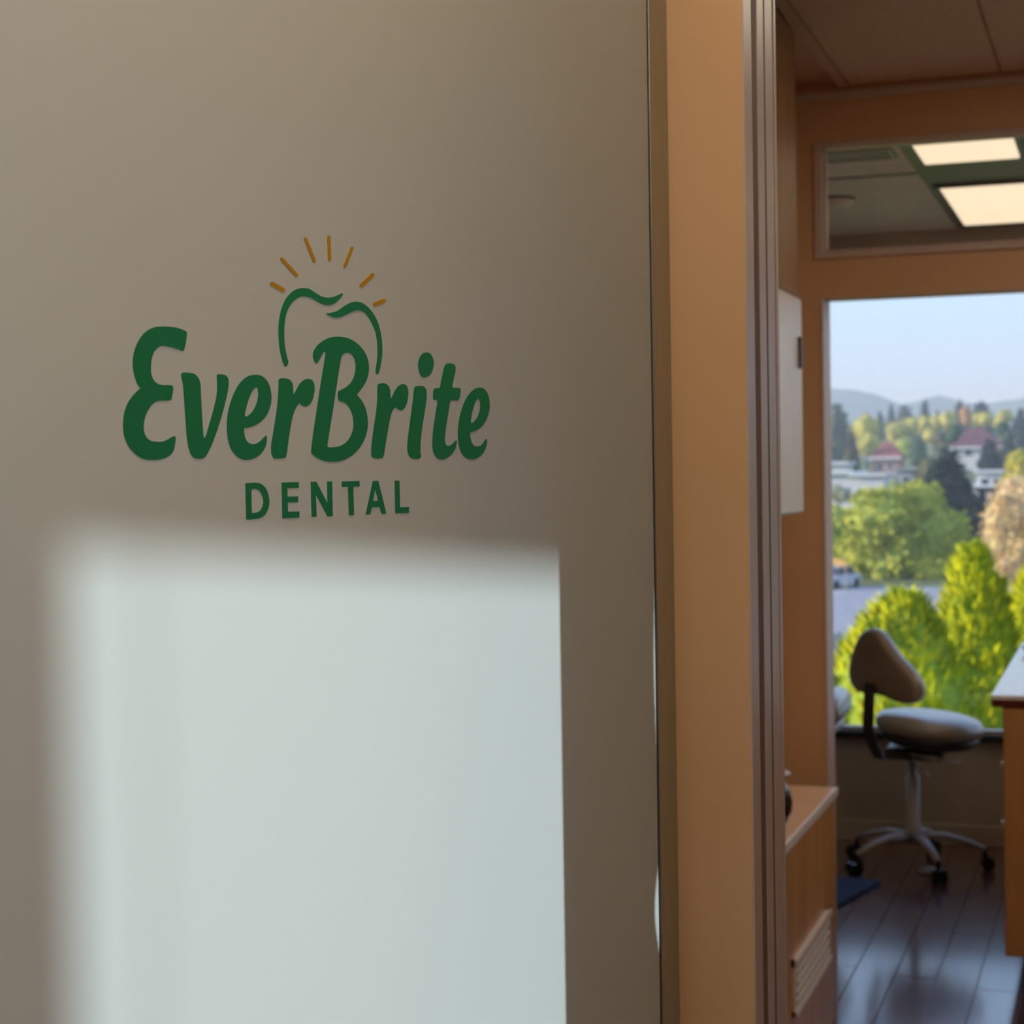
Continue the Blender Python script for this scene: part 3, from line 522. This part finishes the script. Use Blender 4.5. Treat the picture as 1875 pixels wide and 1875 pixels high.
# ------------------------------------------------------------------ the world outside
def gz(y):
    P_ = [(-4000, -6.4), (125, -6.4), (165, -4.2), (190, -2.6), (225, -1.2), (260, .6), (330, 3.2), (450, 10), (620, 14), (1200, -10), (6000, -10)]
    for (a, za), (b, zb) in zip(P_, P_[1:]):
        if y <= b: return za+(zb-za)*(y-a)/(b-a)
    return -10
bm = bmesh.new()
xs = [-4000, -1500, -600, -300, -150, -80, -50, -30, -15, 0, 15, 40, 100, 300, 1000, 4000]
ys = [-4000, -1000, -200, 0, 40, 80, 125, 150, 165, 190, 225, 260, 300, 330, 390, 450, 540, 620, 900, 1200, 2500, 6000]
gv = [[bm.verts.new((x, y, gz(y))) for x in xs] for y in ys]
for j in range(len(ys)-1):
    for i in range(len(xs)-1): bm.faces.new((gv[j][i], gv[j][i+1], gv[j+1][i+1], gv[j+1][i]))
struct(bmobj('terrain', bm, M['ground'], None, True))
pk = struct(boxes('parking_lot', [(-60, 30, 52, 122, -6.5, -6.37)], M['asphalt']))
for k in range(9): boxes('bay_line', [(-26+k*2.7, -25.88+k*2.7, 114, 119, -6.37, -6.365)], M['line'], pk)
def hill(name, y, pts, depth):
    bm = bmesh.new(); rows = []
    for f, dz in ((0, -1), (.5, .62), (1, 1), (1.6, .5), (2.4, -1)):
        rows.append([bm.verts.new((x, y+(f-1)*depth, (z*dz if dz > 0 else -12)+(3*noise.noise((x*.02, f*3, 1)) if dz > 0 else 0))) for x, z in pts])
    for r0, r1 in zip(rows, rows[1:]):
        for k in range(len(pts)-1): bm.faces.new((r0[k], r0[k+1], r1[k+1], r1[k]))
    return struct(bmobj(name, bm, M['hill'], None, True))
hp = [(-1600, 95), (-1100, 110), (-700, 118), (-480, 124), (-430, 126), (-390, 119), (-345, 112), (-325, 103), (-306, 97), (-285, 101), (-253, 107), (-235, 101), (-215, 95), (-190, 94), (-160, 98), (-136, 100), (-60, 104), (120, 90), (500, 80), (1200, 90)]
fp = []
for (x0, z0), (x1, z1) in zip(hp, hp[1:]):
    n_ = max(1, int((x1-x0)/12)); fp += [(x0+(x1-x0)*k/n_, z0+(z1-z0)*k/n_+2.2*noise.noise((x0*.1+(x1-x0)*k/n_*.1, 0, 0))) for k in range(n_)]
hill('hill_far', 1950, [(x*.75, z*.75) for x, z in fp], 350)
hill('hill_near', 1300, [(x*.5-20*(i % 2), 33+6*noise.noise((i*.7, 2, 0))) for i, (x, z) in enumerate(hp)], 250)

def leaves(vs, fs, p, d, ln, wd, nrm=None):
    """one folded leaf spray at p along d"""
    d = d.normalized(); j = Vector((random.uniform(-1, 1), random.uniform(-1, 1), random.uniform(-1, 1))); a = d.cross(j if nrm is None else nrm+j*.33)
    if a.length < 1e-3: a = Vector((1, 0, 0))
    a.normalize(); b = d.cross(a); i = len(vs)
    vs += [p, p+d*ln*.45+a*wd+b*wd*.4, p+d*ln, p+d*ln*.45-a*wd+b*wd*.4]
    fs += [(i, i+1, i+2), (i, i+2, i+3)]
def meshobj(name, vs, fs, m, parent):
    me = bpy.data.meshes.new(name); me.from_pydata([tuple(v) for v in vs], [], fs)
    return link(name, me, m, parent)
def ico(vs, fs, c, r, sub, amp, sq=1.0):
    bm = bmesh.new(); bmesh.ops.create_icosphere(bm, subdivisions=sub, radius=1)
    i0 = len(vs)
    for v in bm.verts:
        q = v.co.normalized(); k = 1+amp*noise.noise(q*2.3+Vector(c))
        vs.append(Vector(c)+Vector((q.x*r*k, q.y*r*k, q.z*r*k*sq)))
    fs += [tuple(i0+v.index for v in f.verts) for f in bm.faces]; bm.free()
def trunk(parent, h, r):
    bm = bmesh.new(); tube(bm, [(0, 0, -.2), (0, 0, h*.5), (r*.3, 0, h)], [r, r*.75, r*.4], 8); bmobj('trunk', bm, M['trunk'], parent, True)
def conifer(kind, X, Y, zt, hw_, label, group=None):
    zb = gz(Y); zt -= .36 if kind == 'bright' else .04*(zt-zb); h = zt-zb; t = empty('conifer_tree', (X, Y, zb)); tag(t, label, 'tree', group)
    near = kind == 'bright'; vs, fs = [], []
    def rad(u):                                   # u: 0 at the tip, 1 at the foot
        if near: return hw_*min(1, (u/.40)**.62)*(1-.25*max(0, (u-.6)/.4))
        return hw_*min(1.0, .10+(u/.62)**.95)
    n = 14 if near else 9; seg = 20 if near else 10; rings = []
    for k in range(n+1):
        u = max(.01, k/n); z = h*(1-u*.96)
        rings.append(len(vs))
        for s in range(seg):
            a = 2*math.pi*s/seg; rr = rad(u)*(.80+.22*noise.noise(Vector((math.cos(a)*1.5, math.sin(a)*1.5, z*.9+X))))
            vs.append(Vector((rr*math.cos(a), rr*math.sin(a), z)))
    for r0, r1 in zip(rings, rings[1:]):
        for s in range(seg): fs.append((r0+s, r1+s, r1+(s+1) % seg, r0+(s+1) % seg))
    N = 4200 if near else (900 if Y < 260 else 380)
    for _ in range(N):
        u = random.random()**(.8 if near else .6)
        if near and u > .8: continue
        a = random.uniform(0, 2*math.pi); lump = .80+.25*noise.noise(Vector((math.cos(a)*1.5, math.sin(a)*1.5, h*(1-u*.96)*.9+X)))
        r = rad(u)*lump*random.uniform(.78, 1.0); z = h*(1-u*.96)
        p = Vector((r*math.cos(a), r*math.sin(a), z))
        if near: leaves(vs, fs, p, Vector((math.cos(a)*.55, math.sin(a)*.55, 1.0+random.uniform(-.3, .3))), random.uniform(.22, .42), random.uniform(.06, .10), Vector((math.cos(a), math.sin(a), .25)))
        else: leaves(vs, fs, p, Vector((math.cos(a), math.sin(a), random.uniform(-.5, .25))), hw_*random.uniform(.22, .5), hw_*random.uniform(.08, .16), Vector((math.cos(a), math.sin(a), .5)))
    for k in range(6): leaves(vs, fs, Vector((0, 0, h*.965)), Vector((random.uniform(-.3, .3), random.uniform(-.3, .3), 1)), h*.035, hw_*.08)
    cr = meshobj('crown', vs, fs, LEAF[kind], t)
    trunk(t, h*.3, max(.08, hw_*.12)); return t
def broadleaf(kind, Y, lobes, label, group=None):
    X = sum(l[0] for l in lobes)/len(lobes); zb = gz(Y); t = empty('broadleaf_tree', (X, Y, zb)); tag(t, label, 'tree', group)
    vs, fs = [], []; near = Y < 150
    for i, (x, z, r) in enumerate(lobes):
        c = Vector((x-X, random.uniform(-.5, .5)*r, z-zb)); ico(vs, fs, c, r*.86, 3 if near else 2, .35)
        for _ in range(650 if near else 170):
            d = Vector((random.gauss(0, 1), random.gauss(0, 1), random.gauss(0, 1))).normalized()
            k = 1+.35*noise.noise(d*2.3+c); p = c+d*r*k*random.uniform(.78, 1.0)
            dd = (d+Vector((random.uniform(-.8, .8), random.uniform(-.8, .8), random.uniform(-.4, .9))))
            leaves(vs, fs, p, dd, r*random.uniform(.12, .26), r*random.uniform(.05, .10), d)
    meshobj('crown', vs, fs, LEAF[kind], t)
    top = max(l[1] for l in lobes)-zb; trunk(t, top*.75, max(.12, top*.03)); return t
CON=[
  ('bright',-3.04,38,0.18,1.24),
  ('bright',-3.91,33,-0.47,1.95),
  ('bright',-1.92,43,-0.28,1.21),
  ('bright',-4.78,29,-1.51,0.68),
  ('dark',-15.74,170,3.6,2.38),
  ('dark',-11.53,150,-0.58,1.12),
  ('teal',-52.76,330,13.66,1.64),
  ('grey',-45.85,300,13.33,2.8),
  ('brown',-37.89,260,7.82,1.3),
  ('teal',-54.45,420,15.85,1.31),
  ('teal',-53.03,430,17.68,1.34),
  ('grey',-48.68,420,16.97,2.88),
  ('teal',-42.09,400,17.43,1.62),
  ('teal',-32.86,380,16.43,1.78),
  ('teal',-29.21,390,16.35,3.04),
  ('teal',-34.38,420,16.69,1.18),
  ('teal',-41.56,450,16.56,1.26),
  ('teal',-18.0,330,12.71,2.26),
  ('teal',-15.86,260,6.3,1.46),
  ('dark',-17.69,250,5.8,1.56),
  ('teal',-44.33,450,16.5,0.98),
  ('teal',-32.7,300,6.9,1.31),
]
DEC=[
  ('spring',130,[(-16.91,-2.19,2.51),(-14.57,-1.42,2.11),(-12.83,-3.39,2.23),(-15.84,-4.37,2.83),(-18.38,-4.76,2.02),(-13.54,-5.55,2.23),(-17.42,-6.55,1.82),(-15.09,-6.93,2.02)]),
  ('lime',142,[(-22.43,-2.82,1.46),(-22.97,-4.47,1.5),(-22.03,-5.78,1.86),(-22.48,-7.53,1.68)]),
  ('blossom',112,[(-6.75,-1.72,1.57),(-6.04,-0.57,1.67),(-7.24,-2.72,1.19),(-5.64,-2.89,2.09),(-6.39,-4.38,1.4)]),
  ('yellow',132,[(-7.24,1.79,0.99),(-6.8,0.62,1.48),(-7.56,0.04,1.23)]),
  ('olive',178,[(-18.28,1.59,1.22),(-18.61,0.15,1.44)]),
  ('yellow',290,[(-39.81,8.22,2.44),(-39.49,5.83,2.17)]),
  ('yellow',340,[(-41.19,8.53,2.12),(-38.65,9.39,2.12),(-39.69,6.44,1.91)]),
  ('yellow',350,[(-37.19,10.09,1.96),(-34.92,10.24,1.96),(-32.56,10.82,1.96),(-35.66,8.26,2.18)]),
  ('orange',330,[(-27.51,11.49,1.23),(-27.33,10.4,1.23)]),
  ('yellow',345,[(-26.87,10.76,1.4),(-25.18,10.72,1.5)]),
  ('yellow',350,[(-22.11,11.28,1.64),(-22.73,10.05,1.53)]),
  ('lime',280,[(-32.69,5.32,0.96),(-32.71,3.8,0.96)]),
  ('green',270,[(-29.52,4.9,1.26),(-29.3,3.27,1.35)]),
  ('green',275,[(-17.63,7.41,1.2),(-16.85,6.17,1.03)]),
  ('olive',219,[(-32.09,2.96,0.82),(-31.64,2.15,0.82)]),
  ('green',240,[(-21.29,6.44,0.97),(-21.65,5.73,0.97)]),
  ('pale',185,[(-28.61,-0.8,0.98),(-27.77,-1.04,0.81)]),
  ('green',180,[(-13.71,-4.77,0.9),(-14.76,-5.57,0.78)]),
  ('olive',260,[(-25.2,5.73,1.3),(-24.91,4.55,1.13)]),
  ('olive',255,[(-16.6,3.43,0.95),(-17.05,2.38,0.95)]),
]

CLAB = {
 0: 'tall golden-green conifer with a pointed crown right of the stool', 1: 'golden-green conifer just above and behind the stool backrest',
 2: 'bright golden conifer cut off by the right edge of the window view', 3: 'short yellow-green conifer low beside the brown partition',
 4: 'broad dark conifer in the middle distance above the round green tree', 5: 'narrow dark conifer standing in front of the white flat-roofed house',
 7: 'grey-green conifer with a tall broad cone at the far left of the view', 8: 'narrow brown-green conifer left of the salmon house',
 6: 'slim dark teal conifer against the partition edge of the window view', 14: 'widest triangular conifer on the far ridge above the maroon roof',
 17: 'tall dark conifer on the ridge at the right end of the view', 19: 'dark conifer in front of the maroon-roofed house', 18: 'dark conifer right of the maroon-roofed house',
 9: 'short slim conifer on the ridge above the round yellow tree', 10: 'very thin tall conifer left of the broad grey ridge conifer',
 11: 'broad grey conifer on the ridge left of the pointed slim one', 12: 'slim pointed conifer on the ridge above the dark green tree',
 13: 'slim conifer on the ridge just left of the small orange tree', 15: 'thin conifer tip between the orange tree and the widest triangular conifer',
 16: 'small conifer tip on the ridge above the wide yellow tree', 20: 'smallest conifer tip on the ridge right of the slim pointed one',
 21: 'low teal conifer behind the dark green tree below the ridge'}
for i, (k, X, Y, z, hw_) in enumerate(CON):
    lb = CLAB.get(i)
    conifer(k, X, Y, z, hw_, lb)
DLAB = ['large round bright green tree in the middle of the window view', 'lime green tree at the left edge of the view beside the round tree', 'peach blossoming tree at the right edge of the view', 'yellow tree behind the peach blossoming tree',
 'olive brown tree left of the broad dark conifer', 'round yellow tree right of the grey-green cone conifer', 'long yellow hillside tree above the salmon house', 'wide yellow tree left of the orange ridge tree', 'small orange tree on the ridge under a dark conifer',
 'pale yellow tree above the maroon roof ridge', 'yellow tree right of the maroon roof on the ridge', 'upright lime tree right of the salmon house', 'dark green tree beside the upright lime tree', 'green tree right of the maroon-roofed house', 'low olive shrub tree left below the salmon house', 'green tree left of the maroon-roofed house',
 'pale shrub tree in front of the white flat-roofed house', 'low green tree under the narrow dark conifer', 'olive tree in front of the maroon roof eaves', 'olive tree below the right end of the maroon roof']
for (k, Y, lb), lab in zip(DEC, DLAB): broadleaf(k, Y, lb, lab)

def house(name, label, vols, wins, roofm, wallm, Y, depth, gable=False):
    x0 = min(v[0] for v in vols); x1 = max(v[1] for v in vols); zb = gz(Y); xc = (x0+x1)/2
    h = empty(name, (xc, Y, zb)); tag(h, label, 'house')
    for (a, b, z) in vols:
        w = boxes('wall', [(a-xc, b-xc, 0, depth, -2, z-zb)], wallm, h)
        if not gable: boxes('roof', [(a-xc-.35, b-xc+.35, -.5, depth+.3, z-zb, z-zb+.35)], roofm, h, bev=.05)
        else:
            bm = bmesh.new(); ht = gable; m_ = (a+b)/2-xc; o_ = .6
            A = [(a-xc-o_, -o_, z-zb), (b-xc+o_, -o_, z-zb), (b-xc+o_, depth+o_, z-zb), (a-xc-o_, depth+o_, z-zb)]
            R = [(m_-(b-a)*.12, depth*.5, z-zb+ht), (m_+(b-a)*.12, depth*.5, z-zb+ht)]
            v = [bm.verts.new(p) for p in A+R]
            for f in ((0, 1, 5, 4), (1, 2, 5), (2, 3, 4, 5), (3, 0, 4), (3, 2, 1, 0)): bm.faces.new([v[i] for i in f])
            bmobj('roof', bm, roofm, h)
            boxes('fascia', [(a-xc-o_, b-xc+o_, -o_-.05, -o_, z-zb-.35, z-zb)], M['hwhite'], h)
    for (a, b, za, zc_) in wins:
        f = boxes('window', [(a-xc, b-xc, -.06, .02, za-zb, zc_-zb)], M['hwhite'], h); boxes('pane', [(a-xc+.12, b-xc-.12, -.08, -.05, za-zb+.12, zc_-zb-.12)], M['hwin'], f)
    return h
house('flat_roofed_house', 'long white flat-roofed house at the left behind the round tree', [(-31.3, -27.6, 1.1), (-27.6, -24.3, .85)], [(-30.6, -29.2, -1.4, -.2), (-28.9, -28.0, -1.4, -.2), (-27.2, -25.9, -1.9, -.5), (-25.6, -24.6, -1.9, -.5)], M['hwhite'], M['hwhite'], 190, 9)
house('garden_shed', 'small white shed with a bright roof behind the long flat-roofed house', [(-34.0, -30.6, 2.2)], [(-33.3, -32.2, .6, 1.6)], M['hwhite'], M['hwhite'], 206, 5)
house('salmon_house', 'salmon pink house with a red gabled roof among the trees', [(-34.9, -31.3, 3.4)], [(-34.2, -33.4, 1.4, 2.7), (-32.8, -32.0, 1.4, 2.7)], M['hred'], M['hpink'], 260, 7, gable=2.2)
house('maroon_house', 'wide house with a dark maroon roof and white walls on the hillside', [(-26.3, -18.2, 4.9)], [(-25.6, -24.4, 3.4, 4.5), (-23.6, -22.4, 3.4, 4.5), (-20.6, -19.2, 3.2, 4.5)], M['hmaroon'], M['hwhite'], 280, 9, gable=2.9)
house('white_villa', 'white flat-roofed villa with two storeys right of the dark conifers', [(-16.9, -12.6, -.6), (-15.6, -12.9, 1.0)], [(-15.2, -14.2, -.35, .5), (-13.9, -13.2, -.35, .5), (-16.3, -15.3, -2.3, -1.1), (-14.6, -13.4, -2.3, -1.1)], M['hwhite'], M['hwhite'], 200, 8)
house('grey_roofed_house', 'low house with a flat slate-grey roof above the round tree', [(-27.2, -23.2, 1.4)], [(-26.6, -25.6, -.2, .8), (-24.8, -23.8, -.2, .8)], M['hgrey'], M['hgrey'], 225, 8)

def car(label, x, y, z, rz, paint):
    c = empty('car', (x, y, z), rz); tag(c, label, 'car')
    bm = bmesh.new(); sec = [(-2.1, .32, .62, .80), (-2.0, .28, .80, .86), (-1.0, .25, .92, .88), (.9, .25, .95, .88), (1.95, .28, .90, .86), (2.1, .34, .70, .80)]
    rings = [[bm.verts.new((x_, s*w, zz)) for s, zz in ((-1, lo_), (1, lo_), (1, hi_), (-1, hi_))] for x_, lo_, hi_, w in sec]
    for r0, r1 in zip(rings, rings[1:]):
        for k in range(4): bm.faces.new((r0[k], r0[(k+1) % 4], r1[(k+1) % 4], r1[k]))
    bm.faces.new(rings[0]); bm.faces.new(rings[-1]); bmobj('body', bm, paint, c)
    bm = bmesh.new(); lo_ = [bm.verts.new(p) for p in ((-1.1, -.82, .9), (1.5, -.82, .93), (1.5, .82, .93), (-1.1, .82, .9))]; hi_ = [bm.verts.new(p) for p in ((-.4, -.62, 1.42), (1.0, -.62, 1.42), (1.0, .62, 1.42), (-.4, .62, 1.42))]
    bm.faces.new(hi_)
    for k in range(4): bm.faces.new((lo_[k], lo_[(k+1) % 4], hi_[(k+1) % 4], hi_[k]))
    bmobj('cabin', bm, M['hwin'], c)
    boxes('roof', [(-.4, 1.0, -.62, .62, 1.42, 1.47)], paint, c)
    for a in (-1.35, 1.35):
        for s in (-.82, .82):
            bm = bmesh.new(); tube(bm, [(a, s-.09, .32), (a, s+.09, .32)], .32, 14); bmobj('wheel', bm, M['tyre'], c)
car('pale car parked at the far end of the lot under the lime tree', -18.7, 120.3, -6.37, 1.2, M['carwhite'])
car('dark car parked low beside the golden conifers', -11.6, 70.5, -6.37, 1.5, M['cardark'])
bn = empty('orange_strip', (-17.36, 112.0, -6.37)); tag(bn, 'small orange banner below the lime tree crown', 'strip')  # orange thing of unknown kind, drawn as a flat piece on two poles
bm = bmesh.new(); box(bm, -.62, .62, -.03, .03, 1.98, 2.38, bev=.02)
for v in bm.verts: v.co.z -= v.co.x*.24
bmobj('slab', bm, M['orange'], bn)
for s in (-.6, .6):
    bm = bmesh.new(); tube(bm, [(s, .06, 0), (s, .06, 2.3-s*.24)], .04, 8); bmobj('pole', bm, M['greyplastic'], bn)

# haze over the valley
hz = bpy.data.materials.new('valley_haze'); hz.use_nodes = True
n, l = hz.node_tree.nodes, hz.node_tree.links; n.clear()
o = n.new('ShaderNodeOutputMaterial'); v = n.new('ShaderNodeVolumeScatter'); v.inputs['Color'].default_value = (.74, .88, 1.0, 1); v.inputs['Density'].default_value = .0009; v.inputs['Anisotropy'].default_value = .1
l.new(v.outputs[0], o.inputs['Volume'])
h = boxes('haze', [(-1500, 1500, 60, 1500, -14, 65)], hz); h['kind'] = 'stuff'
